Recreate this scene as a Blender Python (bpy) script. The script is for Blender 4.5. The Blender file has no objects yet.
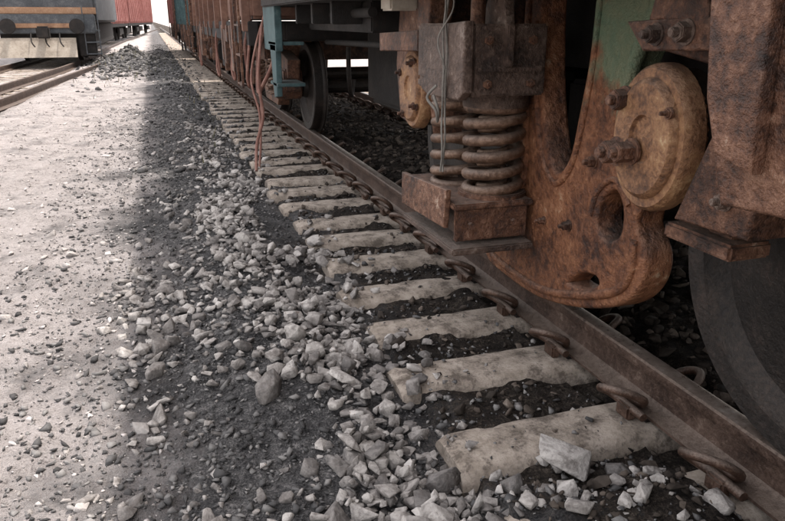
import bpy, bmesh, math, random
import numpy as np
from mathutils import Vector, Matrix, noise
random.seed(4); rng=np.random.default_rng(4)
scene=bpy.context.scene; COL=scene.collection

# ---------------------------------------------------------------- camera
cam_d=bpy.data.cameras.new("camera"); cam=bpy.data.objects.new("camera",cam_d)
COL.objects.link(cam); scene.camera=cam
cam.location=(0,0,1.35); cam_d.lens=32.1; cam_d.clip_end=3000; cam_d.clip_start=.02
cam.rotation_euler=(math.radians(90-18.9),0,math.radians(-18.1))

# ---------------------------------------------------------------- light
SV=Vector((0.285,0.05,0.96)).normalized()
el=math.asin(SV.z); az=math.atan2(SV.x,SV.y)
w=bpy.data.worlds.new("World"); scene.world=w; w.use_nodes=True
nt=w.node_tree; bg=nt.nodes['Background']
sky=nt.nodes.new('ShaderNodeTexSky'); sky.sky_type='NISHITA'; sky.sun_disc=False
sky.sun_elevation=el; sky.sun_rotation=az; sky.dust_density=5.0; sky.air_density=1.2; sky.ozone_density=1.0
sky_fill=nt.nodes.new('ShaderNodeMix'); sky_fill.data_type='RGBA'; sky_fill.blend_type='ADD'; sky_fill.inputs[0].default_value=1.0
sky_fill.inputs[7].default_value=(9.4,8.8,8.3,1)   # even haze colour added to the sky as fill, to brighten the shade
nt.links.new(sky.outputs[0],sky_fill.inputs[6]); nt.links.new(sky_fill.outputs[2],bg.inputs[0]); bg.inputs[1].default_value=0.15
sd=bpy.data.lights.new("sun",'SUN'); so=bpy.data.objects.new("sun",sd); COL.objects.link(so)
sd.energy=5.0; sd.angle=math.radians(1.2); sd.color=(1,.93,.88); so.rotation_euler=SV.to_track_quat('Z','Y').to_euler()
so.location=(5,5,20)
scene.view_settings.view_transform='Standard'; scene.view_settings.look='None'; scene.view_settings.exposure=0

# ---------------------------------------------------------------- materials
def ramp(nt,fac,stops):
    r=nt.nodes.new('ShaderNodeValToRGB'); e=r.color_ramp.elements
    while len(e)<len(stops): e.new(.5)
    for i,(p,c) in enumerate(stops):
        e[i].position=p; e[i].color=(c[0],c[1],c[2],1)
    nt.links.new(fac,r.inputs[0]); return r.outputs[0]
def nz(nt,vec,scale,detail=4,rough=.6):
    n=nt.nodes.new('ShaderNodeTexNoise'); n.inputs['Scale'].default_value=scale
    n.inputs['Detail'].default_value=detail; n.inputs['Roughness'].default_value=rough
    if vec: nt.links.new(vec,n.inputs['Vector'])
    return n.outputs[0]
def mth(nt,op,a,b=None,c=None,clamp=False):
    m=nt.nodes.new('ShaderNodeMath'); m.operation=op; m.use_clamp=clamp
    for i,v in enumerate((a,b,c)):
        if v is None: continue
        if isinstance(v,(int,float)): m.inputs[i].default_value=v
        else: nt.links.new(v,m.inputs[i])
    return m.outputs[0]
def mixc(nt,f,a,b):
    m=nt.nodes.new('ShaderNodeMix'); m.data_type='RGBA'
    for s,v in ((m.inputs[0],f),(m.inputs[6],a),(m.inputs[7],b)):
        if isinstance(v,(int,float)): s.default_value=v
        elif isinstance(v,tuple): s.default_value=(v[0],v[1],v[2],1)
        else: nt.links.new(v,s)
    return m.outputs[2]
def mrange(nt,val,a,b,c=0.,d=1.):
    k=nt.nodes.new('ShaderNodeMapRange'); nt.links.new(val,k.inputs[0])
    for i,x in enumerate((a,b,c,d)): k.inputs[i+1].default_value=x
    return k.outputs[0]
def make_mat(name,stops,scale=6,rough=.8,metal=0,bump=.4,bscale=60,bdist=.004,island=0,dust=None,dustc=(.33,.28,.24),patch=None,contrast=1.9,grime=None):
    m=bpy.data.materials.new(name); m.use_nodes=True; nt=m.node_tree
    b=nt.nodes['Principled BSDF']; tc=nt.nodes.new('ShaderNodeTexCoord'); v=tc.outputs['Object']
    if island:
        n2=nz(nt,v,scale*3,3,.7)
        g=nt.nodes.new('ShaderNodeNewGeometry')
        f=mth(nt,'MULTIPLY_ADD',mth(nt,'SUBTRACT',n2,.5),2.0,.5,True)
        f=mth(nt,'ADD',mth(nt,'MULTIPLY',f,1-island),mth(nt,'MULTIPLY',g.outputs['Random Per Island'],island))
        c=ramp(nt,f,stops)
        if grime:
            c=mixc(nt,mrange(nt,nz(nt,v,22,3,.7),.48,.66,0,.75),c,grime)
        nt.links.new(c,b.inputs['Base Color']); b.inputs['Roughness'].default_value=rough
        b.inputs['Specular IOR Level'].default_value=.2
        bp=nt.nodes.new('ShaderNodeBump'); bp.inputs['Strength'].default_value=bump; bp.inputs['Distance'].default_value=bdist
        nt.links.new(n2,bp.inputs['Height']); nt.links.new(bp.outputs[0],b.inputs['Normal'])
        return m
    n1=nz(nt,v,scale,5,.65); n2=nz(nt,v,scale*7,5,.75)
    f=mth(nt,'MULTIPLY_ADD',n2,.45,mth(nt,'MULTIPLY',n1,.55))
    f=mth(nt,'MULTIPLY_ADD',mth(nt,'SUBTRACT',f,.5),contrast*1.4,.5,True)
    c=ramp(nt,f,stops)
    if grime:
        c=mixc(nt,mrange(nt,mth(nt,'ADD',nz(nt,v,9,4,.7),mth(nt,'MULTIPLY',mth(nt,'SUBTRACT',n2,.5),.6)),.46,.64,0,.85),c,grime)
    if patch:
        pc,center,rad=patch
        vm=nt.nodes.new('ShaderNodeVectorMath'); vm.operation='DISTANCE'; nt.links.new(v,vm.inputs[0]); vm.inputs[1].default_value=center
        d=mth(nt,'ADD',mth(nt,'DIVIDE',vm.outputs['Value'],rad),mth(nt,'MULTIPLY',mth(nt,'SUBTRACT',nz(nt,v,9),.5),2.0))
        c=mixc(nt,mrange(nt,d,1.15,.75,0,.75),c,pc)
    if dust:
        g2=nt.nodes.new('ShaderNodeNewGeometry'); s=nt.nodes.new('ShaderNodeSeparateXYZ'); nt.links.new(g2.outputs['Normal'],s.inputs[0])
        k=mrange(nt,mth(nt,'ADD',s.outputs[2],mth(nt,'MULTIPLY',mth(nt,'SUBTRACT',n2,.5),2.2)),.15,1.0)
        c=mixc(nt,mth(nt,'MULTIPLY',k,dust),c,dustc)
    nt.links.new(c,b.inputs['Base Color'])
    b.inputs['Metallic'].default_value=metal
    rr=mth(nt,'MULTIPLY_ADD',n2,.6,rough-.3,True); nt.links.new(rr,b.inputs['Roughness'])
    bp=nt.nodes.new('ShaderNodeBump'); bp.inputs['Strength'].default_value=bump; bp.inputs['Distance'].default_value=bdist
    h=mth(nt,'ADD',nz(nt,v,bscale,4,.7),mth(nt,'MULTIPLY',n2,2.0)); nt.links.new(h,bp.inputs['Height'])
    nt.links.new(bp.outputs[0],b.inputs['Normal'])
    return m
M={}
M['rust']=make_mat('rust_paint',[(0,(.010,.007,.006)),(.33,(.055,.026,.017)),(.58,(.14,.064,.037)),(.82,(.25,.13,.08)),(1,(.45,.33,.25))],5,.5,.15,.9,45,.008,dust=.35,contrast=2.3)
M['frame']=make_mat('worn_frame_paint',[(0,(.014,.009,.008)),(.25,(.075,.030,.017)),(.52,(.20,.08,.038)),(.8,(.33,.145,.07)),(1,(.46,.31,.2))],4,.40,.1,1.0,30,.010,dust=.25,patch=((.14,.23,.145),(1.5,2.08,1.32),.25),contrast=2.3)
M['ochre']=make_mat('ochre_cap_paint',[(0,(.022,.014,.011)),(.3,(.14,.065,.032)),(.55,(.27,.135,.065)),(.8,(.38,.215,.105)),(1,(.54,.38,.22))],8,.45,.05,.8,50,.005,dust=.25,contrast=2.2)
M['grease']=make_mat('greasy_black_steel',[(0,(.005,.004,.004)),(.5,(.018,.014,.012)),(1,(.06,.042,.035))],8,.5,.3,.6,50,.005,dust=.25,dustc=(.13,.10,.08))
M['dark']=make_mat('dark_underframe',[(0,(.005,.004,.004)),(.5,(.014,.012,.011)),(1,(.04,.03,.025))],5,.85,0,.5,40,.005)
M['grey']=make_mat('dusty_grey_steel',[(0,(.016,.011,.010)),(.35,(.065,.04,.03)),(.7,(.15,.10,.077)),(1,(.33,.27,.23))],6,.5,.15,.9,50,.007,dust=.5,contrast=2.2)
M['spring']=make_mat('spring_steel',[(0,(.025,.016,.013)),(.4,(.12,.068,.043)),(.75,(.26,.165,.115)),(1,(.4,.31,.24))],9,.38,.35,.6,70,.004,dust=.4)
M['rail']=make_mat('rail_side_rust',[(0,(.016,.010,.009)),(.4,(.06,.036,.027)),(.75,(.12,.078,.06)),(1,(.24,.18,.145))],7,.48,.35,.7,60,.004,dust=.6,dustc=(.2,.16,.13))
M['railtop']=make_mat('rail_running_surface',[(0,(.12,.09,.072)),(.5,(.24,.19,.16)),(1,(.45,.40,.36))],5,.34,.6,.2,80,.002)
M['clip']=make_mat('clip_rust',[(0,(.02,.012,.009)),(.5,(.075,.041,.028)),(1,(.22,.14,.105))],20,.45,.35,.5,80,.003,dust=.4)
M['concrete']=make_mat('sleeper_concrete',[(0,(.15,.12,.098)),(.3,(.31,.26,.21)),(.6,(.44,.375,.315)),(1,(.56,.49,.42))],11,.95,0,.6,90,.005,grime=(.09,.07,.055))
M['stone']=make_mat('limestone_ballast',[(0,(.07,.065,.063)),(.22,(.17,.158,.15)),(.5,(.33,.305,.285)),(.8,(.50,.47,.44)),(.9,(.58,.55,.52)),(.94,(.30,.22,.17)),(1,(.46,.37,.3))],14,.95,0,1.0,70,.008,island=.65,grime=(.13,.115,.105))
M['pale']=make_mat('pale_limestone_chips',[(0,(.16,.148,.14)),(.4,(.36,.335,.315)),(.8,(.56,.52,.5)),(1,(.66,.62,.6))],14,.95,0,.8,70,.006,island=.6)
M['gravel']=make_mat('dark_gravel',[(0,(.035,.034,.034)),(.5,(.11,.107,.106)),(.85,(.25,.24,.23)),(1,(.42,.39,.37))],14,.9,0,.5,70,.004,island=.75)
M['brownstone']=make_mat('oily_brown_ballast',[(0,(.012,.010,.009)),(.5,(.055,.044,.036)),(.85,(.13,.105,.086)),(1,(.26,.22,.185))],14,.85,0,.6,70,.004,island=.7)
M['teal']=make_mat('teal_paint',[(0,(.02,.03,.032)),(.35,(.035,.07,.075)),(.7,(.065,.12,.125)),(1,(.2,.23,.22))],3,.7,0,.4,50,.004,dust=.3)
M['red']=make_mat('wagon_red_oxide',[(0,(.12,.05,.045)),(.4,(.27,.10,.085)),(.75,(.37,.17,.15)),(1,(.42,.28,.25))],1.5,.8,0,.4,30,.004,dust=.3)
M['brown']=make_mat('wagon_brown',[(0,(.05,.03,.022)),(.4,(.13,.065,.045)),(.75,(.21,.115,.08)),(1,(.3,.22,.17))],1.5,.8,0,.4,30,.004,dust=.3)
M['hose']=make_mat('hose_red_rubber',[(0,(.10,.045,.035)),(.5,(.22,.10,.075)),(1,(.36,.24,.19))],9,.7,0,.3,60,.002)
M['twine']=make_mat('grey_twine',[(0,(.10,.09,.08)),(1,(.28,.26,.23))],30,.95)
M['beige']=make_mat('beige_plough_paint',[(0,(.16,.13,.10)),(.5,(.36,.31,.25)),(1,(.5,.45,.38))],3,.7,0,.3,40,.004)
M['orange']=make_mat('orange_stripe_paint',[(0,(.16,.08,.05)),(.5,(.32,.18,.10)),(1,(.45,.3,.2))],3,.7,0,.3,40,.004)
M['bluegrey']=make_mat('blue_grey_paint',[(0,(.025,.028,.03)),(.5,(.065,.072,.08)),(1,(.16,.165,.165))],3,.7,0,.3,40,.004)
M['glass']=make_mat('window_glass',[(0,(.02,.025,.03)),(1,(.05,.06,.07))],3,.3)
M['leaf']=make_mat('dry_weed',[(0,(.06,.07,.03)),(.5,(.13,.12,.07)),(1,(.24,.2,.13))],8,.9,island=.6)

def ground_mat():
    m=bpy.data.materials.new('dusty_ground'); m.use_nodes=True; nt=m.node_tree
    b=nt.nodes['Principled BSDF']; tc=nt.nodes.new('ShaderNodeTexCoord'); v=tc.outputs['Object']
    s=nt.nodes.new('ShaderNodeSeparateXYZ'); nt.links.new(v,s.inputs[0])
    n0=nz(nt,v,1.3,4,.6); n1=nz(nt,v,4.5,5,.75); n2=nz(nt,v,30,5,.8); n3=nz(nt,v,120,3,.8)
    f=mth(nt,'ADD',mth(nt,'MULTIPLY',n1,.35),mth(nt,'ADD',mth(nt,'MULTIPLY',n2,.4),mth(nt,'MULTIPLY',n3,.25)))
    f=mth(nt,'MULTIPLY_ADD',mth(nt,'SUBTRACT',f,.5),4.6,.5,True)
    dust=ramp(nt,f,[(0,(.18,.162,.155)),(.2,(.37,.335,.32)),(.45,(.52,.475,.455)),(1,(.68,.625,.605))])
    grav=ramp(nt,f,[(0,(.022,.022,.023)),(.35,(.08,.078,.079)),(.65,(.16,.155,.153)),(1,(.38,.36,.35))])
    oil=ramp(nt,f,[(0,(.008,.006,.005)),(.4,(.028,.022,.018)),(.75,(.07,.056,.045)),(1,(.17,.14,.115))])
    x=mth(nt,'ADD',s.outputs[0],mth(nt,'MULTIPLY',mth(nt,'SUBTRACT',n0,.5),1.5))
    x=mth(nt,'ADD',x,mth(nt,'MULTIPLY',mth(nt,'SUBTRACT',n2,.5),1.1))
    k=mrange(nt,x,-.55,-.05); k2=mrange(nt,x,.65,1.05)
    p=mrange(nt,mth(nt,'ADD',nz(nt,v,1.9,5,.75),mth(nt,'MULTIPLY',mth(nt,'SUBTRACT',n2,.5),.6)),.53,.64,0,.6)
    dust2=mixc(nt,p,dust,grav)
    c=mixc(nt,k2,mixc(nt,k,dust2,grav),oil)  # dark band by the track: coal-dusted gravel, with train shade partly painted in
    hm=nt.nodes.new('ShaderNodeVectorMath'); hm.operation='DISTANCE'
    hs=nt.nodes.new('ShaderNodeVectorMath'); hs.operation='MULTIPLY'; hs.inputs[1].default_value=(1,.19,0); nt.links.new(v,hs.inputs[0])
    nt.links.new(hs.outputs[0],hm.inputs[0]); hm.inputs[1].default_value=(-.8,27*.19,0)
    c=mixc(nt,mrange(nt,mth(nt,'ADD',hm.outputs['Value'],mth(nt,'MULTIPLY',mth(nt,'SUBTRACT',n1,.5),1.2)),1.3,.9),c,grav)
    c=mixc(nt,mrange(nt,s.outputs[0],4.2,5.0),c,dust)
    nt.links.new(c,b.inputs['Base Color']); b.inputs['Roughness'].default_value=.95; b.inputs['Specular IOR Level'].default_value=.2
    bp=nt.nodes.new('ShaderNodeBump'); bp.inputs['Strength'].default_value=1.0; bp.inputs['Distance'].default_value=.03
    nt.links.new(mth(nt,'ADD',n2,mth(nt,'MULTIPLY',n3,.6)),bp.inputs['Height']); nt.links.new(bp.outputs[0],b.inputs['Normal'])
    return m

# ---------------------------------------------------------------- mesh helpers
def finish(me,name,mat,parent=None,smooth=True,ang=35):
    if mat is not None: me.materials.append(mat)
    if smooth:
        me.shade_smooth(); me.set_sharp_from_angle(angle=math.radians(ang))
    o=bpy.data.objects.new(name,me); COL.objects.link(o)
    if parent: o.parent=parent
    return o
def empty(name):
    o=bpy.data.objects.new(name,None); COL.objects.link(o); o.empty_display_size=.3; return o
class B:
    """collects geometry for one part"""
    def __init__(s): s.v=[]; s.f=[]
    def add(s,vs,fs):
        k=len(s.v); s.v+= [tuple(a) for a in vs]; s.f+=[tuple(i+k for i in f) for f in fs]; return s
    def bm(s,bm):
        bm.verts.index_update(); s.add([v.co[:] for v in bm.verts],[[v.index for v in f.verts] for f in bm.faces]); bm.free(); return s
    def box(s,x0,x1,y0,y1,z0,z1,bev=.006,rot=None):
        bm=bmesh.new(); bmesh.ops.create_cube(bm,size=1)
        c=Vector(((x0+x1)/2,(y0+y1)/2,(z0+z1)/2))
        for v in bm.verts: v.co=Vector((v.co.x*(x1-x0),v.co.y*(y1-y0),v.co.z*(z1-z0)))
        if bev: bmesh.ops.bevel(bm,geom=bm.edges[:],offset=bev,segments=2,affect='EDGES')
        for v in bm.verts: v.co=(rot@v.co if rot else v.co)+c
        return s.bm(bm)
    def plate(s,pts,x0,x1,holes=(),bev=.01,sm=0):
        """profile in (Y,Z) extruded from x0 to x1"""
        cu=bpy.data.curves.new('t','CURVE'); cu.dimensions='2D'; cu.fill_mode='BOTH'
        cu.extrude=abs(x1-x0)/2-bev; cu.bevel_depth=bev; cu.bevel_resolution=3
        for ring in (pts,)+tuple(holes):
            r=catmull(ring,sm) if sm else ring
            sp=cu.splines.new('POLY'); sp.points.add(len(r)-1)
            for i,p in enumerate(r): sp.points[i].co=(p[0],p[1],0,1)
            sp.use_cyclic_u=True
        o=bpy.data.objects.new('t',cu); COL.objects.link(o)
        dg=bpy.context.evaluated_depsgraph_get(); me=bpy.data.meshes.new_from_object(o.evaluated_get(dg))
        s.add([((x0+x1)/2+v.co.z,v.co.x,v.co.y) for v in me.vertices],[list(p.vertices) for p in me.polygons])
        bpy.data.objects.remove(o); bpy.data.curves.remove(cu); bpy.data.meshes.remove(me); return s
    def lathe(s,prof,cy,cz,seg=40,sy=1.0):
        """profile [(r,x)] revolved about X axis"""
        vs=[];fs=[];n=len(prof)
        for j in range(seg):
            a=2*math.pi*j/seg
            for r,x in prof: vs.append((x,cy+sy*r*math.cos(a),cz+r*math.sin(a)))
        for j in range(seg):
            k=(j+1)%seg
            for i in range(n-1): fs.append((j*n+i,k*n+i,k*n+i+1,j*n+i+1))
        return s.add(vs,fs)
    def cyl(s,p0,p1,r,seg=16,bev=0,r2=None):
        p0=Vector(p0);p1=Vector(p1);d=p1-p0
        bm=bmesh.new(); bmesh.ops.create_cone(bm,cap_ends=True,segments=seg,radius1=r,radius2=r if r2 is None else r2,depth=d.length)
        if bev: bmesh.ops.bevel(bm,geom=[e for e in bm.edges if abs(e.verts[0].co.z-e.verts[1].co.z)<1e-6],offset=bev,segments=2,affect='EDGES')
        q=d.to_track_quat('Z','Y'); mid=(p0+p1)/2
        for v in bm.verts: v.co=q@v.co+mid
        return s.bm(bm)
    def tube(s,pts,r,seg=8,closed=False):
        pts=[Vector(p) for p in pts]; n=len(pts); vs=[];fs=[]
        up=None
        for i,p in enumerate(pts):
            a=pts[max(i-1,0)]; b=pts[min(i+1,n-1)]; t=(b-a).normalized()
            if up is None:
                up=Vector((0,0,1)) if abs(t.z)<.9 else Vector((1,0,0))
            u=(up-t*up.dot(t)).normalized(); up=u; w_=t.cross(u)
            rr=r(i/(n-1)) if callable(r) else r
            for j in range(seg):
                an=2*math.pi*j/seg; vs.append(p+rr*(u*math.cos(an)+w_*math.sin(an)))
        for i in range(n-1):
            for j in range(seg):
                k=(j+1)%seg; fs.append((i*seg+j,i*seg+k,(i+1)*seg+k,(i+1)*seg+j))
        fs.append(tuple(range(seg))[::-1]); fs.append(tuple((n-1)*seg+j for j in range(seg)))
        return s.add(vs,fs)
    def obj(s,name,mat,parent=None,smooth=True,ang=35,fix=True):
        me=bpy.data.meshes.new(name); me.from_pydata(s.v,[],s.f)
        if fix:
            bm=bmesh.new(); bm.from_mesh(me); bmesh.ops.remove_doubles(bm,verts=bm.verts[:],dist=1e-5); bmesh.ops.recalc_face_normals(bm,faces=bm.faces[:]); bm.to_mesh(me); bm.free()
        return finish(me,name,mat,parent,smooth,ang)
def catmull(r,k):
    out=[];n=len(r)
    for i in range(n):
        p0,p1,p2,p3=[Vector(r[(i+j-1)%n]) for j in range(4)]
        for a in range(k):
            t=a/k; q=.5*((2*p1)+(p2-p0)*t+(2*p0-5*p1+4*p2-p3)*t*t+(3*p1-p0-3*p2+p3)*t**3); out.append((q.x,q.y))
    return out
def path(pts,k=8):
    out=[];n=len(pts); P=[Vector(p) for p in pts]
    for i in range(n-1):
        p0=P[max(i-1,0)];p1=P[i];p2=P[i+1];p3=P[min(i+2,n-1)]
        for a in range(k):
            t=a/k; out.append(.5*((2*p1)+(p2-p0)*t+(2*p0-5*p1+4*p2-p3)*t*t+(3*p1-p0-3*p2+p3)*t**3))
    out.append(P[-1]); return out

# ---------------------------------------------------------------- ground
def ss(a,b,x):
    t=min(1,max(0,(x-a)/(b-a))); return t*t*(3-2*t)
def gh(x,y):
    z=-.045
    near=-2.6<x<3.6 and y<14
    z+=.03*noise.noise(Vector((x*.9,y*.9,3)))+.018*noise.noise(Vector((x*3.1,y*3.1,7)))
    if near: z+=.010*noise.noise(Vector((x*11,y*11,1)))+.010*noise.noise(Vector((x*27,y*27,5)))+.006*abs(noise.noise(Vector((x*50,y*50,8))))
    if .85<x<1.5: z+=.038+.035*noise.noise(Vector((x*5,y*4,21)))
    if 1.72<x<3.24: z+=(.115+.05*noise.noise(Vector((x*3,y*2,31))))*ss(1.72,1.95,x)*(1-ss(3.0,3.24,x))
    z-=.03*ss(.2,.9,x)
    if x<1.2: z+=.085*math.exp(-((x-.42)/.33)**2)*ss(1.6,2.6,y)*(1-ss(4.6,7,y))
    if x<1.55: z+=.06*ss(.3,.8,x)*(1-ss(1.42,1.55,x))*(1-ss(1.42,1.7,y+.12*noise.noise(Vector((x*3,0,2)))))
    z+=.05*math.exp(-((x-.3)/.35)**2)*ss(6.5,9,y)*(1-ss(60,80,y))*(1+.6*noise.noise(Vector((0,y*.8,9))))
    z+=.42*math.exp(-((x+.85)/.65)**2-((y-27)/4.5)**2)*(1+.5*noise.noise(Vector((x*2,y*1.2,2))))
    z+=.05*math.exp(-((x+1.9)/.5)**2)*ss(5,9,y)
    if x<-2.3: z-=.02
    return z
def axis(stops):
    out=[stops[0][0]]
    for (a,_),(b,st) in zip(stops,stops[1:]):
        n=max(1,round((b-a)/st)); out+=[a+(b-a)*i/n for i in range(1,n+1)]
    return out
xs=axis([(-400,0),(-40,60),(-6,2),(-2.6,.15),(-1.4,.03),(1.5,.016),(2.4,.04),(4.5,.12),(40,4),(400,60)])
ys=axis([(-200,0),(-6,20),(.5,.3),(4.5,.016),(8,.04),(14,.12),(45,.5),(120,5),(900,60)])
nx=len(xs); gv=[(x,y,gh(x,y)) for y in ys for x in xs]
gf=[(j*nx+i,j*nx+i+1,(j+1)*nx+i+1,(j+1)*nx+i) for j in range(len(ys)-1) for i in range(nx-1)]
gm=bpy.data.meshes.new('ground'); gm.from_pydata(gv,[],gf); finish(gm,'ground',ground_mat(),None,True,180)

# ---------------------------------------------------------------- track
track=empty('railway_track')
RX=1.61; RX2=RX+1.745
RP=[(-.075,.012),(-.075,.022),(-.03,.036),(-.012,.05),(-.009,.12),(-.014,.136),(-.034,.143),(-.036,.148),(-.036,.176),(-.03,.183),(-.018,.186),
    (.018,.186),(.03,.183),(.036,.176),(.036,.148),(.034,.143),(.014,.136),(.009,.12),(.012,.05),(.03,.036),(.075,.022),(.075,.012)]
def rail(name,pts,parent,zo=0,roll=0,top=True):
    n=len(RP); vs=[];fs=[]
    for i,(x,y,z) in enumerate(pts):
        a=Vector(pts[max(i-1,0)]);b=Vector(pts[min(i+1,len(pts)-1)]); t=(b-a).normalized(); nrm=Vector((t.y,-t.x,0))
        for (u,h) in RP:
            u2=u*math.cos(roll)-h*math.sin(roll); h2=u*math.sin(roll)+h*math.cos(roll)
            vs.append((x+nrm.x*u2,y+nrm.y*u2,z+zo+h2))
    fm=[]
    for i in range(len(pts)-1):
        for j in range(n):
            k=(j+1)%n; fs.append((i*n+j,i*n+k,(i+1)*n+k,(i+1)*n+j)); fm.append(1 if (9<=j<=11 and top) else 0)
    fs.append(tuple(range(n))); fm.append(0); fs.append(tuple((len(pts)-1)*n+j for j in range(n))); fm.append(0)
    me=bpy.data.meshes.new(name); me.from_pydata(vs,[],fs)
    bm=bmesh.new(); bm.from_mesh(me); bmesh.ops.recalc_face_normals(bm,faces=bm.faces[:]); bm.to_mesh(me); bm.free()
    o=finish(me,name,M['rail'],parent,True,30); me.materials.append(M['railtop'])
    me.polygons.foreach_set('material_index',fm); return o
YY=[-6+i*1.0 for i in range(0,160)]
rail('rail_near',[(RX,y,0) for y in YY],track); rail('rail_far',[(RX2,y,0) for y in YY],track)
S0=1.38; SP=.485
sl=B(); pads=B(); clips=B()
for k in range(-12,190):
    y=S0+SP*k+random.uniform(-.02,.02); yaw=random.uniform(-.012,.012)
    x0=.80+random.uniform(-.04,.04); x1=4.12
    near=-1<=k<16
    nseg=90 if near else 3
    vs=[]
    pr=[(-.145,-.22),(-.135,-.06),(-.122,-.025),(-.10,-.008),(-.07,-.002),(-.035,0),(0,0),(.035,0),(.07,-.002),(.10,-.008),(.122,-.025),(.135,-.06),(.145,-.22)]; n=len(pr)
    for i in range(nseg+1):
        t=i/nseg; x=x0+(x1-x0)*t
        e=min(t,1-t)*(x1-x0)
        for (u,h) in pr:
            if near:
                j=.004*noise.noise(Vector((x*7,y*9+u*8,h*9)))+.0025*noise.noise(Vector((x*24,y*9+u*30,h*30)))
                if abs(u)>.09 and h>-.05: j-=max(0,noise.noise(Vector((x*11,y*5+u,3)))-.2)*.045
            else: j=0
            vs.append((x,y+u*(.9 if e<.001 else 1)+(x-2.4)*yaw+(j*.5 if u<0 else -j*.5),h+j-(.014 if e<.001 and h>-.05 else 0)))
    fs=[(i*n+j,(i+1)*n+j,(i+1)*n+j+1,i*n+j+1) for i in range(nseg) for j in range(n-1)]
    fs+=[tuple(range(n)),tuple(nseg*n+j for j in range(n))[::-1]]
    sl.add(vs,fs)
    if k>60: continue
    for rx in (RX,RX2):
        pads.box(rx-.085,rx+.085,y-.07,y+.07,.001,.013,0)
        for sgn in (-1,1):
            if rx==RX2 and (sgn==1 or k>25): continue
            if rx==RX and sgn==1 and k>20: continue
            c=rx+sgn*.125; a=random.uniform(-.15,.15); jx=random.uniform(-.01,.01); jz=random.uniform(-.012,.008); jy=random.uniform(-.012,.012)
            clips.box(c-.02,c+.02,y-.045,y+.03,.0,.055,.008)
            s_=-sgn; seg=6 if k<10 else 3
            pts=[(c+jx,y-.10,.045),(c+jx,y+.02,.045),(c-s_*.012,y+.075,.055),(c-s_*.05,y+.085+jy,.085+jz),(c-s_*.075,y+.04+jy,.115+jz),(c-s_*.062,y-.015+jy,.13+jz),(c-s_*.015,y-.045,.118+jz),(c+s_*.035,y-.05,.08),
                 (c+s_*.052,y-.02,.048),(c+s_*.052,y+.045,.042),(c+s_*.04,y+.085,.045)]
            clips.tube(path(pts,seg),.0155,10 if k<14 else 5)
sl.obj('sleepers',M['concrete'],track); pads.obj('rail_pads',M['grease'],track); clips.obj('rail_clips',M['clip'],track,ang=60)

ltrack=empty('railway_track')
lp=[(-3.9,4,0),(-3.6,8,0),(-3.32,12,0),(-3.04,16.3,0),(-2.72,20,0),(-2.45,24,0),(-2.3,30,0),(-2.0,45,0),(-1.2,70,0),(.2,110,0),(1.5,140,0)]
lp=[tuple(p) for p in path(lp,5)]
rail('rail_near',lp,ltrack,-.06); rail('rail_far',[(x-1.745,y,z) for x,y,z in lp],ltrack,-.06)
ls=B()
for i,y in enumerate(np.arange(4,60,.62)):
    x=np.interp(y,[p[1] for p in lp],[p[0] for p in lp]); ls.box(x-2.3,x+.35,y-.12,y+.12,-.25,-.05,.015)
ls.obj('sleepers',M['concrete'],ltrack)
sp_=path([(-3.5,5,0),(-3.1,9,0),(-2.5,13.3,0),(-2.15,17.5,0),(-1.75,22,0),(-1.62,24,0)],5)
rail('spare_rail',[tuple(p) for p in sp_],None,-.05,.0,False)

# ---------------------------------------------------------------- stones
def templates(n,flat=.75,bev=0,kk=(10,16)):
    T=[]
    for _ in range(n):
        bm=bmesh.new(); k=random.randint(*kk)
        ax,ay,az=random.uniform(.85,1.1),random.uniform(.6,.95),random.uniform(.55,1)*flat
        for i in range(k):
            v=Vector([random.uniform(-1,1) for _ in range(3)])
            m1=max(abs(v.x),abs(v.y),abs(v.z)); L=v.length
            v=v/(m1**.65*L**.35)*random.uniform(.82,1.0)
            bm.verts.new(Vector((v.x*ax,v.y*ay,v.z*az))*.85)
        r=bmesh.ops.convex_hull(bm,input=bm.verts[:])
        bmesh.ops.delete(bm,geom=[g for g in r['geom_interior'] if isinstance(g,bmesh.types.BMVert)],context='VERTS')
        bmesh.ops.dissolve_limit(bm,angle_limit=.3,verts=bm.verts[:],edges=bm.edges[:])
        if bev:
            bmesh.ops.bevel(bm,geom=bm.edges[:],offset=bev,segments=1,affect='EDGES')
            for v in bm.verts: v.co+=Vector([random.uniform(-.015,.015) for _ in range(3)])
        bmesh.ops.triangulate(bm,faces=bm.faces[:]); bm.verts.index_update()
        T.append((np.array([v.co[:] for v in bm.verts]),np.array([[v.index for v in f.verts] for f in bm.faces]))); bm.free()
    return T
TS=templates(70,.8,.03); TG=templates(20,.7,0,(8,11))
def scatter(name,items,mat,T,parent=None,tilt=.35):
    V=[];F=[];k=0
    for (x,y,z,r) in items:
        tv,tf=T[random.randrange(len(T))]
        q=Matrix.Rotation(random.uniform(0,6.28),3,'Z')@Matrix.Rotation(random.gauss(0,tilt),3,'X')@Matrix.Rotation(random.gauss(0,tilt),3,'Y')
        sc=np.array([random.uniform(.85,1.25),random.uniform(.75,1.05),random.uniform(.65,1.05)])*r
        V.append((tv*sc)@np.array(q).T+np.array((x,y,z))); F.append(tf+k); k+=len(tv)
    V=np.concatenate(V);F=np.concatenate(F); me=bpy.data.meshes.new(name)
    me.vertices.add(len(V)); me.vertices.foreach_set('co',V.ravel())
    me.loops.add(F.size); me.loops.foreach_set('vertex_index',F.ravel().astype(np.int32))
    me.polygons.add(len(F)); me.polygons.foreach_set('loop_start',np.arange(0,F.size,3,dtype=np.int32))
    me.update(calc_edges=True); me.validate()
    return finish(me,name,mat,parent,False)
def on_sleeper(x,y):
    if x<.8 or x>4.1 or (y<1.55 and x<1.5): return False
    d=((y-S0)/SP); d=abs(d-round(d))*SP; return d<.125
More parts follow.
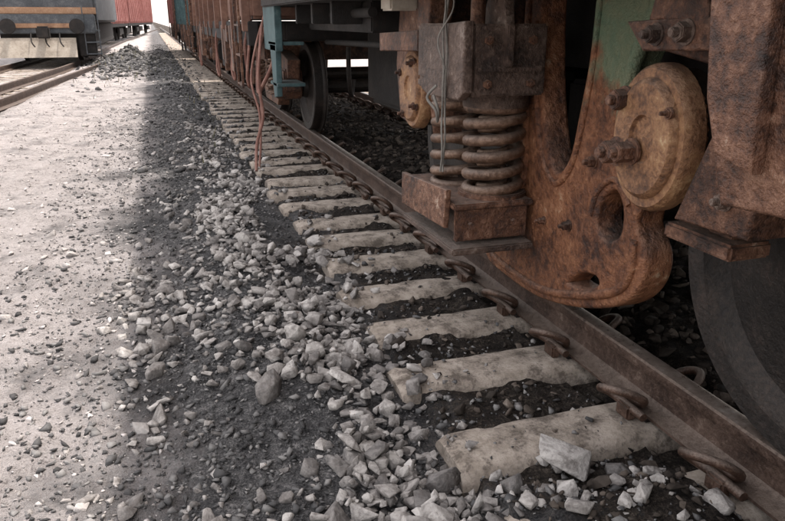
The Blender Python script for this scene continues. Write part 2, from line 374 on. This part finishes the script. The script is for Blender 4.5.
def surf(x,y): return max(0.0,gh(x,y)) if on_sleeper(x,y) else gh(x,y)
def near_rail(x): return abs(x-RX)<.09 or abs(x-RX2)<.09
it=[]
def rs(mu,sg,lo,hi): return min(hi,max(lo,random.lognormvariate(math.log(mu),sg)))
def clump(x,y): return noise.noise(Vector((x*2.2,y*1.6,11)))
tries=0
while len(it)<2900 and tries<60000:
    tries+=1
    y=1.3+random.random()**1.4*9; x=random.uniform(-.5,1.45)
    c=.52+.06*math.sin(y*2); wd=.34 if y<5 else .28
    d=math.exp(-((x-c)/wd)**2)
    d*= (.25+.75*ss(1.7,2.5,y))*(1-.5*ss(5,7,y))
    if x<0.15: d+=.25*ss(2.6,3.1,y)*(1-ss(3.8,4.4,y))*ss(-.45,-.1,x)
    if on_sleeper(x,y): d*=.08 if x>1.02 else .65
    elif x>1.0: d*=.3
    d*=.7+clump(x,y)*1.8
    if random.random()>d or near_rail(x): continue
    r=rs(.026,.45,.010,.062); h=random.random()**2*.05*math.exp(-((x-c)/.3)**2) if y<6 else 0
    it.append((x,y,surf(x,y)+r*.3+h,r))
for _ in range(700):
    y=.9+random.random()**1.6*20; x=random.uniform(-.3,.9)
    r=rs(.02,.5,.008,.055)
    if clump(x,y)<-.1 : continue
    it.append((x,y,gh(x,y)+r*.12,r))
for _ in range(900):
    y=random.uniform(.8,2.0); x=random.uniform(-.9,1.42)
    if near_rail(x) or on_sleeper(x,y): continue
    r=rs(.018,.55,.006,.055); it.append((x,y,surf(x,y)+r*.2,r))
scatter('ballast_stones',it,M['stone'],TS)
it=[]
for (x,y,r) in [(-.2,3.0,.05),(-.75,2.0,.06),(-.7,2.15,.05),(-.62,2.05,.04),(-.85,2.1,.045),(-.78,1.9,.035),(-.9,1.4,.07),(-.75,1.15,.06),(-.95,1.7,.05)]:
    it.append((x,y,gh(x,y)+r*.2,r))
for _ in range(1500):
    y=.9+random.random()**1.6*20; x=random.uniform(-3.2,-.1)
    r=rs(.02,.5,.008,.055)
    if clump(x,y)<-.1 : continue
    it.append((x,y,gh(x,y)+r*.12,r))
scatter('scattered_stones',it,M['pale'],TS)
big=[(-.35,1.28,.055),(-.27,1.34,.045),(-.13,1.22,.06),(.13,1.38,.05),(.33,1.30,.045),(-.42,1.75,.065),(-.36,1.82,.04),(.62,1.52,.07),(.72,1.58,.05),(1.12,1.66,.105),(1.28,1.60,.055),(1.33,1.50,.045),(1.2,1.48,.045),(1.02,1.40,.05),(.28,2.35,.085),(.2,2.6,.06),(.55,1.85,.065),(.75,1.72,.075),(.9,1.5,.055)]
scatter('rubble_stones',[(x,y,surf(x,y)+r*.45,r) for x,y,r in big],M['stone'],TS)
it=[]
for _ in range(15000):
    y=.9+random.random()**1.8*16; x=-.1-random.random()**.8*3.2
    if clump(x*1.5,y*1.5)<-.25: continue
    r=rs(.007,.6,.003,.028); it.append((x,y,gh(x,y)+r*.2,r))
scatter('pale_gravel',it,M['pale'],TG)
it=[]
for _ in range(24000):
    y=.85+random.random()**1.9*12; x=random.gauss(.15,.5) if random.random()<.6 else random.uniform(-.9,1.5)
    if near_rail(x) or x>1.5: continue
    if on_sleeper(x,y) and random.random()<.8: continue
    if x>.95 and random.random()<.3: continue
    r=rs(.009,.55,.004,.030); it.append((x,y,surf(x,y)+r*.2,r))
scatter('fine_gravel',it,M['gravel'],TG)
it=[]
while len(it)<12000:
    y=.7+random.random()**1.5*16; x=random.uniform(.84,4.4)
    if near_rail(x) : continue
    if on_sleeper(x,y) and x<RX and random.random()<.92: continue
    if x<RX and random.random()<.25: continue
    r=rs(.016 if x<RX else .028,.42,.006,.055); it.append((x,y,surf(x,y)+r*.3,r))
scatter('oily_ballast',it,M['brownstone'],TS)
it=[]
for _ in range(5500):
    if random.random()<.55: y=random.gauss(27,3.5); x=random.gauss(-.9,.55); r=rs(.05,.5,.02,.14)
    else: y=7+random.random()*40; x=random.gauss(.45,.28); r=rs(.03,.45,.012,.08)
    if x>1.4: continue
    it.append((x,y,surf(x,y)+r*.2,r))
scatter('debris_heap',it,M['gravel'],TG)
wd=B()
for _ in range(420):
    if random.random()<.6: cx=random.gauss(-.9,.5); cy=random.gauss(26,4); h=random.uniform(.04,.16)
    else: cx=random.gauss(.75,.2); cy=random.uniform(7,40); h=random.uniform(.03,.12)
    z=gh(cx,cy); a=random.uniform(0,6.28); ww=h*.05+.003; dx=math.cos(a)*h*.5; dy=math.sin(a)*h*.5
    p=Vector((cx,cy,z)); q=Vector((math.cos(a+1.57)*ww,math.sin(a+1.57)*ww,0))
    wd.add([p-q,p+q,p+Vector((dx*.5,dy*.5,h*.7))+q*.6,p+Vector((dx*.5,dy*.5,h*.7))-q*.6,p+Vector((dx,dy,h))],[(0,1,2,3),(3,2,4)])
wd.obj('dry_weeds',M['leaf'],None,False,fix=False)

# ---------------------------------------------------------------- rolling stock parts
def wheel(b,x,cy,cz,R=.55,sgn=1):
    s=sgn
    prof=[(.0,x-.05*s),(.11,x-.05*s),(.12,x+.0*s),(.17,x+.02*s),(R-.13,x+.045*s),(R-.085,x+.01*s),(R-.075,x-.008*s),(R-.008,x-.008*s),(R,x+.002*s),(R+.002,x+.085*s),(R+.012,x+.1*s),(R+.03,x+.108*s),(R+.03,x+.125*s),(R+.01,x+.135*s),(R-.07,x+.135*s),(R-.1,x+.1*s),(.17,x+.09*s),(.12,x+.13*s),(0,x+.13*s)]
    b.lathe(prof,cy,cz,72)
def coil(b,cx,cy,z0,z1,R,r,turns,seg=10,ph=0):
    pts=[]; n=int(turns*28)
    for i in range(n+1):
        t=i/n; tt=min(1,max(0,(t-.09)/.82)); z=z0+r+(z1-z0-2*r)*tt; a=ph+t*turns*2*math.pi
        pts.append((cx+R*math.cos(a),cy+R*math.sin(a),z))
    b.tube(pts,r,seg)
def hexbolt(b,x,y,z,r=.022,l=.03,stud=True):
    b.cyl((x,y,z),(x-l,y,z),r,6,.003)
    if stud: b.cyl((x-l,y,z),(x-l-.018,y,z),r*.5,10,.002)
    b.cyl((x+.004,y,z),(x-.004,y,z),r*1.3,18)

loco=empty('locomotive')
wb=B()
for y in (1.2,3.55):
    wheel(wb,1.575,y,.735); wheel(wb,RX2+.036,y,.735,sgn=-1)
    wb.cyl((1.6,y,.735),(3.3,y,.735),.09,20)
wb.obj('wheels',M['grease'],loco,ang=25)
fr=[(2.9,1.62),(2.83,1.19),(2.79,.93),(2.78,.70),(2.88,.50),(3.06,.31),(3.04,.225),(2.86,.205),(2.55,.21),(2.24,.28),(2.0,.38),(1.89,.48),(1.87,.59),(1.94,.69),(1.93,.80),(2.02,.90),(2.08,.98),(2.06,1.2),(1.95,1.41),(1.88,1.62)]
h1=[(2.66,1.50),(2.67,1.35),(2.63,1.08),(2.55,.84),(2.46,.75),(2.36,.83),(2.31,1.04),(2.28,1.21),(2.26,1.42),(2.36,1.52),(2.58,1.54)]
h2=[(2.17,.655),(2.14,.75),(2.06,.80),(1.995,.74),(1.99,.63),(2.06,.575),(2.13,.585)]
h3=[(2.33,.335),(2.24,.425),(2.12,.45),(2.09,.40),(2.2,.335)]
B().plate(fr,1.50,1.62,(h1,h2,h3),.018,5).obj('bogie_cast_frame',M['frame'],loco,ang=50)
b=B()
b.tube(path([(1.50,2.055,.98),(1.50,2.03,1.2),(1.50,1.93,1.42),(1.50,1.86,1.6)],8),.026,12)
b.tube(path([(1.50,2.76,1.55),(1.50,2.75,1.2),(1.50,2.72,.9),(1.50,2.72,.68),(1.50,2.85,.50),(1.5,3.0,.32),(1.5,2.96,.25),(1.5,2.55,.24),(1.5,2.26,.31),(1.5,2.0,.42),(1.5,1.92,.52),(1.5,1.92,.64)],8),.018,12)
b.tube(path([(1.50,2.25,1.45),(1.50,2.26,1.2),(1.50,2.29,1.0),(1.50,2.35,.81),(1.5,2.46,.725),(1.5,2.57,.82),(1.5,2.65,1.06),(1.5,2.69,1.35)],8),.014,10)
b.tube(path([(1.5,2.19,.66),(1.5,2.155,.76),(1.5,2.06,.82),(1.5,1.97,.75)],8),.012,10)
b.obj('casting_ribs',M['frame'],loco,ang=80)
b=B(); hexbolt(b,1.50,2.20,.86,.02); hexbolt(b,1.50,2.33,.58,.018); hexbolt(b,1.50,2.52,.55,.014)
b.obj('casting_bolts',M['rust'],loco)
b=B(); b.plate([(2.35,1.5),(2.45,1.5),(2.5,1.0),(2.44,.7),(2.3,.6),(2.28,.75),(2.36,.9)],1.72,1.78,(),.01,3); b.cyl((1.66,2.05,.7),(1.9,2.05,.7),.045,20,.006); b.box(1.66,1.74,2.2,2.7,.62,.7,.008)
b.obj('brake_rigging',M['grease'],loco)
b=B(); coil(b,1.365,2.76,.625,1.03,.113,.024,6.0,12); coil(b,1.31,3.05,.60,1.05,.098,.022,6.5,12,1)
coil(b,1.365,2.76,.63,1.02,.058,.014,9,8,2)
b.obj('coil_springs',M['spring'],loco,ang=80)
b=B()
b.plate([(3.02,1.07),(2.99,1.12),(2.86,1.22),(2.78,1.33),(2.58,1.34),(2.575,1.09),(2.62,1.06),(2.95,1.05)],1.125,1.17,(),.010,0)
b.box(1.17,1.49,2.575,2.62,1.065,1.34,.008); b.box(1.17,1.49,2.62,3.2,1.06,1.10,.008)
b.box(1.19,1.47,2.56,2.58,1.16,1.18,.004); b.box(1.30,1.33,2.545,2.58,1.18,1.34,.004)
b.box(1.17,1.49,2.9,3.2,1.10,1.34,.01)
b.cyl((1.365,2.76,1.0),(1.365,2.76,1.07),.14,32,.008); b.cyl((1.31,3.05,1.0),(1.31,3.05,1.07),.12,32,.008)
b.plate([(2.575,1.34),(2.62,1.52),(2.7,1.52),(2.78,1.34)],1.3,1.34,(),.006,0)
b.obj('spring_housing',M['grey'],loco)
b=B()
for (x,z) in ((1.23,1.115),(1.42,1.115),(1.23,1.28),(1.42,1.28)): b.cyl((x,2.577,z),(x,2.555,z),.018,6,.003); b.cyl((x,2.555,z),(x,2.545,z),.009,10)
b.cyl((1.25,2.72,1.33),(1.25,2.72,1.5),.03,16); b.cyl((1.42,2.7,1.3),(1.42,2.7,1.5),.026,16)
b.obj('housing_bolts',M['rust'],loco)
b=B()
b.box(1.12,1.49,2.60,3.25,.60,.625,.006); b.box(1.135,1.47,2.615,2.64,.46,.60,.005)
b.plate([(2.66,.52),(2.64,.68),(3.2,.645),(3.2,.50)],1.095,1.12,(),.005,0)
b.cyl((1.365,2.76,.62),(1.365,2.76,.645),.15,28,.005)
b.cyl((1.2,2.61,.53),(1.2,2.59,.53),.016,6); b.cyl((1.4,2.61,.53),(1.4,2.59,.53),.016,6)
b.obj('spring_seat',M['rust'],loco)
b=B(); b.box(1.10,1.48,2.56,3.2,.415,.445,.006); b.box(1.2,1.4,2.7,3.1,.445,.598,.006); b.obj('lower_spring_plate',M['grey'],loco)
b=B()
for dx,ph in ((0,0),(.012,1.5)):
    b.tube([(1.105+dx+.004*math.sin(i*.8+ph),2.72+.012*math.cos(i*.7+ph),1.5-.028*i) for i in range(28)],.0045,6)
b.tube([(1.10+.02*math.sin(i*.4),2.66+.02*math.cos(i*.6)+i*.004,1.5-.02*i) for i in range(22)],.0035,6)
b.tube(path([(1.09,2.75,1.1),(1.06,2.78,1.05),(1.08,2.73,1.0),(1.10,2.76,.95),(1.09,2.73,1.0),(1.08,2.76,1.06)],6),.006,6)
b.obj('twine',M['twine'],loco,ang=80)
def cap(cy,cz,R,xf,sy):
    b=B()
    b.lathe([(0,xf+.014),(R*.30,xf+.014),(R*.33,xf+.002),(R*.40,xf),(R*.74,xf),(R*.80,xf+.010),(R*.82,xf+.022),(R*.93,xf+.022),(R*.98,xf+.034),(R,xf+.05),(R,xf+.085),(R*.93,xf+.097),(R*.92,xf+.12)],cy,cz,56,sy)
    b.obj('axle_box_cap',M['ochre'],loco)
    g=B(); g.lathe([(R*.93,xf+.09),(R*.93,xf+.15),(R*.8,xf+.16),(R*.8,xf+.3)],cy,cz,40,sy); g.obj('axle_box_housing',M['grease'],loco)
cap(1.655,1.035,.208,1.27,.78); cap(3.69,1.0,.215,1.29,.85)
b=B()
hexbolt(b,1.28,1.755,1.135,.03,.04); hexbolt(b,1.272,1.755,.985,.034,.05); hexbolt(b,1.272,1.69,.995,.03,.055); hexbolt(b,1.272,1.55,1.12,.012,.012)
for a in (30,120,210,300):
    hexbolt(b,1.30,3.69+.13*math.cos(math.radians(a)),1.0+.16*math.sin(math.radians(a)),.02,.025)
b.obj('cap_bolts',M['rust'],loco)
b=B()
b.plate([(1.74,1.29),(1.5,1.255),(1.36,1.24),(1.34,1.6),(1.74,1.6)],1.34,1.48,(),.012,0)
b.plate([(1.5,.85),(1.27,.86),(1.2,1.24),(1.42,1.24),(1.40,1.1)],1.30,1.50,(),.012,0)
b.box(1.36,1.5,1.36,1.62,.755,.80,.008); b.box(1.40,1.46,1.40,1.5,.80,.86,.008)
b.plate([(1.25,1.3),(1.62,1.285),(1.68,1.34),(1.25,1.36)],1.22,1.34,(),.01,0)
b.plate([(1.40,1.36),(1.6,1.36),(1.56,1.5),(1.44,1.5)],1.22,1.26,(),.008,0)
b.obj('axle_box_brackets',M['rust'],loco)
b=B(); hexbolt(b,1.22,1.57,1.318,.022,.03); hexbolt(b,1.22,1.46,1.325,.024,.03); hexbolt(b,1.30,1.36,1.12,.02,.025); hexbolt(b,1.30,1.34,.93,.02,.025)
b.obj('bracket_bolts',M['grey'],loco)
b=B()
b.plate([(1.18,1.6),(1.135,1.21),(1.06,1.02),(.93,1.03),(.3,1.06),(.3,1.6)],1.02,1.10,(),.012,0)
b.plate([(1.15,1.6),(1.10,1.23),(1.06,1.12),(.98,1.10),(1.0,1.6)],.985,1.022,(),.008,0)
b.box(1.10,1.3,.6,1.0,1.15,1.5,.01)
b.obj('side_bearer_bracket',M['rust'],loco)
b=B()
b.plate([(3.48,.82),(3.38,1.25),(3.30,1.62),(3.62,1.62),(3.72,1.3),(3.62,1.22)],1.36,1.54,(),.014,0)
b.plate([(3.95,.78),(3.85,1.3),(3.78,1.6),(4.1,1.6),(4.2,1.1),(4.12,.8)],1.40,1.56,(),.014,0)
b.plate([(3.28,1.2),(3.22,1.6),(3.36,1.6),(3.42,1.22)],1.24,1.36,(),.01,0)
b.plate([(3.9,1.2),(3.3,1.22),(3.3,1.3),(3.9,1.28)],1.2,1.36,(),.008,0)
b.obj('pedestal_frame',M['rust'],loco)
b=B()
b.plate([(.6,.8),(.8,1.2),(4.2,1.2),(4.5,.8),(4.0,.62),(3.0,.55),(2.0,.55),(1.0,.62)],3.5,3.62,(),.014,0)
b.box(1.80,3.2,2.2,2.9,.72,1.1,.02); b.box(1.8,3.3,-.5,6.2,1.15,1.5,.02)
b.box(2.0,2.9,1.0,1.6,.6,1.1,.04); b.box(2.0,2.9,3.2,3.9,.55,1.1,.04)
b.box(1.78,1.9,1.3,2.2,.6,1.2,.02)
for y in (1.9,3.0,4.4): b.cyl((1.75,y,.5),(3.3,y,.46),.025,12)
b.box(1.75,1.84,4.18,4.3,.35,1.0,.015)
b.obj('bogie_interior',M['dark'],loco)
b=B()
b.box(1.9,3.1,4.75,6.6,.62,1.3,.05); b.box(3.2,3.75,4.4,6.8,.6,1.4,.03)
b.box(.98,3.92,-6,6.9,1.47,1.62,.01)
b.box(1.3,1.5,4.4,6.3,1.28,1.47,.01)
for y in (4.6,5.2,5.8): b.box(1.1,1.3,y,y+.06,1.33,1.47,.005)
b.cyl((1.25,4.2,1.4),(1.25,6.4,1.38),.03,12); b.cyl((1.5,4.3,1.2),(1.5,6.5,1.17),.022,12)
b.obj('underframe',M['dark'],loco)
b=B(); b.box(.9,4.0,-6,6.9,1.62,3.9,.05)
for y in np.arange(-5.5,6.8,.8): b.box(.88,.91,y,y+.05,1.7,3.8,.004)
b.obj('body',M['bluegrey'],loco)
b=B()
for i in range(5): b.box(1.15+.03*(i%2),3.75-.03*(i%2),6.9+i*.1,7.0+i*.1,1.5,3.7,.02)
b.obj('gap_sun_blocker',M['dark'],loco)  # added slabs closing the gap, to block a sun strip on the track
b=B()
b.box(1.0,1.06,6.28,6.95,1.1,2.2,.006); b.plate([(6.32,1.15),(6.36,.72),(6.5,.70),(6.62,1.15)],1.0,1.05,(),.006,0)
for z in (.8,1.15): b.box(1.0,1.25,6.3,6.7,z,z+.03,.005)
b.obj('cab_steps',M['teal'],loco)
b=B(); b.box(1.15,1.3,3.55,3.72,1.40,1.47,.01); b.obj('lamp_bracket',M['beige'],loco)

# ---------------------------------------------------------------- freight wagons
def bogie(bw,bf,bs,bc,y0,x0=1.0):
    for dy in (-1.0,1.0):
        y=y0+dy
        wheel(bw,1.575,y,.66,.47); wheel(bw,RX2+.036,y,.66,.47,sgn=-1); bw.cyl((1.6,y,.66),(3.3,y,.66),.08,14)
        bc.lathe([(0,1.22),(.09,1.22),(.12,1.24),(.13,1.3),(.13,1.5)],y,.66,24)
        bf.box(1.3,1.5,y-.17,y+.17,.62,.86,.02)
    bf.plate([(y0-1.25,.95),(y0-.8,1.02),(y0+.8,1.02),(y0+1.25,.95),(y0+1.2,.78),(y0+.75,.8),(y0+.45,.42),(y0-.45,.42),(y0-.75,.8),(y0-1.2,.78)],1.33,1.47,
        ([(y0-.25,.9),(y0+.25,.9),(y0+.25,.5),(y0-.25,.5)],[(y0+.35,.88),(y0+.62,.9),(y0+.42,.6)],[(y0-.35,.88),(y0-.62,.9),(y0-.42,.6)]),.012,0)
    bf.box(1.25,3.7,y0-.2,y0+.2,.9,1.12,.02)
    for d in (-.13,.02,.16): coil(bs,1.36,y0+d,.5,.9,.055,.014,6,6)
    for d in (-.55,.5): coil(bs,1.30,y0+d*1.0,.62,.95,.06,.016,5,6)
def wagon(y0,y1,matk,trim,mk2,bz=1.25,seed=0,ls_=1.0):
    rnd=random.Random(seed); e=empty('freight_wagon')
    b=B(); b.box(.95,4.0,y0+.3,y1-.3,bz+.12,3.7,.03)
    n=int((y1-y0)/1.1)
    for i in range(n+1):
        y=y0+.35+i*(y1-y0-.8)/n; b.box(.87,.955,y,y+.1,bz,3.6,.008)
    b.box(.86,.96,y0+.3,y1-.3,3.6,3.72,.01)
    b.obj('body',M[matk],e)
    u=B(); u.box(.92,1.02,y0+.3,y1-.3,bz-.14,bz+.1,.01); u.box(1.3,3.7,y0+.4,y1-.4,bz-.1,bz+.1,.02)
    u.box(1.1,1.5,(y0+y1)/2-.7,(y0+y1)/2+.2,.6,1.0,.04); u.cyl((1.2,(y0+y1)/2+.5,.85),(1.2,(y0+y1)/2+1.3,.85),.17,20,.02)
    u.obj('underframe',M['dark'],e)
    bw,bf,bs,bc=B(),B(),B(),B()
    for y in (y0+1.75,y1-1.75): bogie(bw,bf,bs,bc,y)
    bw.obj('wheels',M['grease'],e,ang=25); bf.obj('bogie_frames',M['rust'],e); bs.obj('springs',M['spring'],e,ang=80); bc.obj('axle_caps',M['rust'],e)
    t=B(); 
    for yy in (y0+.5,y1-.95):
        for z in (.7,1.0,1.3,1.7,2.1): t.box(.84,.9,yy,yy+.38,z,z+.02,.004)
        t.box(.84,.865,yy-.02,yy+.01,.68,2.3,.004); t.box(.84,.865,yy+.37,yy+.40,.68,2.3,.004)
    for k in range(16):
        yy=rnd.uniform(y0+.6,y1-.6); zz=rnd.uniform(.6,1.1); t.box(.9,.98,yy,yy+rnd.uniform(.03,.3),zz,1.3,.006)
    t.obj('ladders_and_brackets',M[mk2],e)
    h=B()
    for yy in (y0+.12,y1-.12):
        h.tube(path([(1.9,yy,1.1),(1.9,yy,.8),(1.95,yy+.1,.6),(2.0,yy+.2,.75)],6),.025,8)
        h.cyl((2.45,yy-.25,1.02),(2.45,yy+.25,1.02),.09,14)
    h.obj('couplers',M['grease'],e)
    g=B()
    for k in range(5):
        yy=rnd.uniform(y0+.2,y1-.2); xx=rnd.uniform(.88,.95); zb=rnd.uniform(.35,.8); s_=rnd.uniform(-.25,.25)
        g.tube(path([(xx+.1,yy,1.4),(xx,yy+s_,1.1),(xx+.03,yy+s_*1.5,zb),(xx,yy+s_*2.5,zb+.1),(xx+.05,yy+s_*3.2,1.2)],6),.016,7)
    g.obj('hanging_hoses',M['hose' if seed==1 else 'dark'],e,ang=80)
    return e
wagon(7.15,17.9,'brown','dark','rust',seed=1)
wagon(18.1,28.7,'teal','dark','rust',seed=2)
wagon(28.9,38.5,'red','dark','rust',seed=3)
b=B()
b.tube(path([(1.05,6.95,1.5),(1.0,7.05,1.3),(.94,6.9,1.05),(.9,6.8,.8),(.92,6.75,.5),(.84,6.7,.25),(.8,6.55,.02)],8),.015,10)
b.tube(path([(1.08,7.1,1.5),(.96,7.2,1.15),(.88,7.15,.8),(.92,7.0,.5),(.9,6.9,.2),(.86,6.8,.0)],8),.012,10)
b.tube(path([(1.15,7.0,1.4),(1.12,7.2,1.0),(1.02,7.3,.75),(1.0,7.6,.65),(1.05,7.9,.9),(1.1,8.0,1.3)],8),.02,10)
b.tube(path([(1.1,7.2,1.5),(1.0,7.35,1.0),(.98,7.3,.5),(.9,7.2,.1)],8),.012,10)
b.obj('brake_hoses',M['hose'],loco,ang=80)

# ---------------------------------------------------------------- left locomotive
l2=empty('locomotive'); cx=-3.1; Y=24.6
b=B(); b.box(cx-1.55,cx+1.5,Y+.5,Y+15,1.3,3.9,.08); b.obj('body',M['bluegrey'],l2)
b=B(); b.box(cx-1.56,cx+1.52,Y+.35,Y+.55,1.55,1.75,.02); b.box(cx-1.5,cx+.9,Y+.04,Y+.4,1.15,1.28,.01); b.obj('stripe',M['orange'],l2)
b=B(); b.box(cx-1.5,cx+1.45,Y+.1,Y+.5,.98,1.55,.03); b.obj('buffer_beam',M['bluegrey'],l2)
b=B(); b.plate([(Y-.15,.30),(Y-.1,.30),(Y+.1,.85),(Y+.05,.85)],cx-1.4,cx+.85,(),.01,0)
b.obj('plough_plate',M['beige'],l2)
b=B(); b.box(cx-1.3,cx+1.3,Y+.3,Y+14,.5,1.3,.05)
for x in (cx-.95,cx+.95): b.cyl((x,Y-.25,1.2),(x,Y+.1,1.2),.09,14); b.cyl((x,Y-.3,1.2),(x,Y-.25,1.2),.22,24,.01)
b.cyl((cx,Y-.3,1.05),(cx,Y+.2,1.05),.12,14); b.box(cx-.18,cx+.18,Y-.5,Y-.2,.85,1.2,.04)
for i in range(3): b.tube(path([(cx-.4+.4*i,Y+.05,1.0),(cx-.38+.4*i,Y-.18,.75),(cx-.3+.4*i,Y-.2,.6)],5),.02,8)
b.box(cx+.9,cx+1.4,Y+.2,Y+.6,.3,1.0,.02)
b.obj('underframe',M['dark'],l2)
b=B()
for x in (cx+1.15,): 
    for z in (.35,.7,1.05): b.box(x-.05,x+.4,Y+.1,Y+.45,z,z+.04,.005)
    b.box(x+.37,x+.4,Y+.05,Y+.1,.35,2.2,.005); b.box(x-.05,x-.02,Y+.05,Y+.1,.35,2.2,.005)
b.obj('cab_steps',M['bluegrey'],l2)
b=B()
for y in (Y+1.6,Y+3.4,Y+5.2): 
    for x,s in ((cx-.87,1),(cx+.87,-1)): wheel(b,x,y,.6,.48,s)
b.obj('wheels',M['grease'],l2,ang=25)
b=B(); b.box(cx+.3,cx+1.2,Y+.47,Y+.52,2.4,3.2,.01); b.box(cx-1.3,cx-.4,Y+.47,Y+.52,2.4,3.2,.01); b.obj('windscreens',M['glass'],l2)
for i,(xx,yy,ln) in enumerate(((-2.7,41,14),(-2.0,56,14),(-1.3,72,14))):
    e=empty('freight_wagon'); a=math.atan2(.7+i*.15,15)*-1
    b=B(); b.box(-1.5,1.5,0,ln,1.3,3.8,.03)
    for k in range(12): b.box(1.48,1.56,k*1.2,k*1.2+.12,1.2,3.7,.01)
    b.obj('body',M['red'],e)
    b=B(); b.box(-1.4,1.4,-.3,ln+.3,1.0,1.3,.03)
    for y in (1.4,3.2,ln-3.2,ln-1.4):
        for x,s in ((-.87,1),(.87,-1)): wheel(b,x,y,.6,.46,s)
    b.box(1.0,1.15,.9,3.8,.5,.9,.03); b.box(1.0,1.15,ln-3.8,ln-.9,.5,.9,.03)
    b.obj('underframe',M['dark'],e,ang=25)
    e.location=(xx-.9,yy,0); e.rotation_euler=(0,0,a)
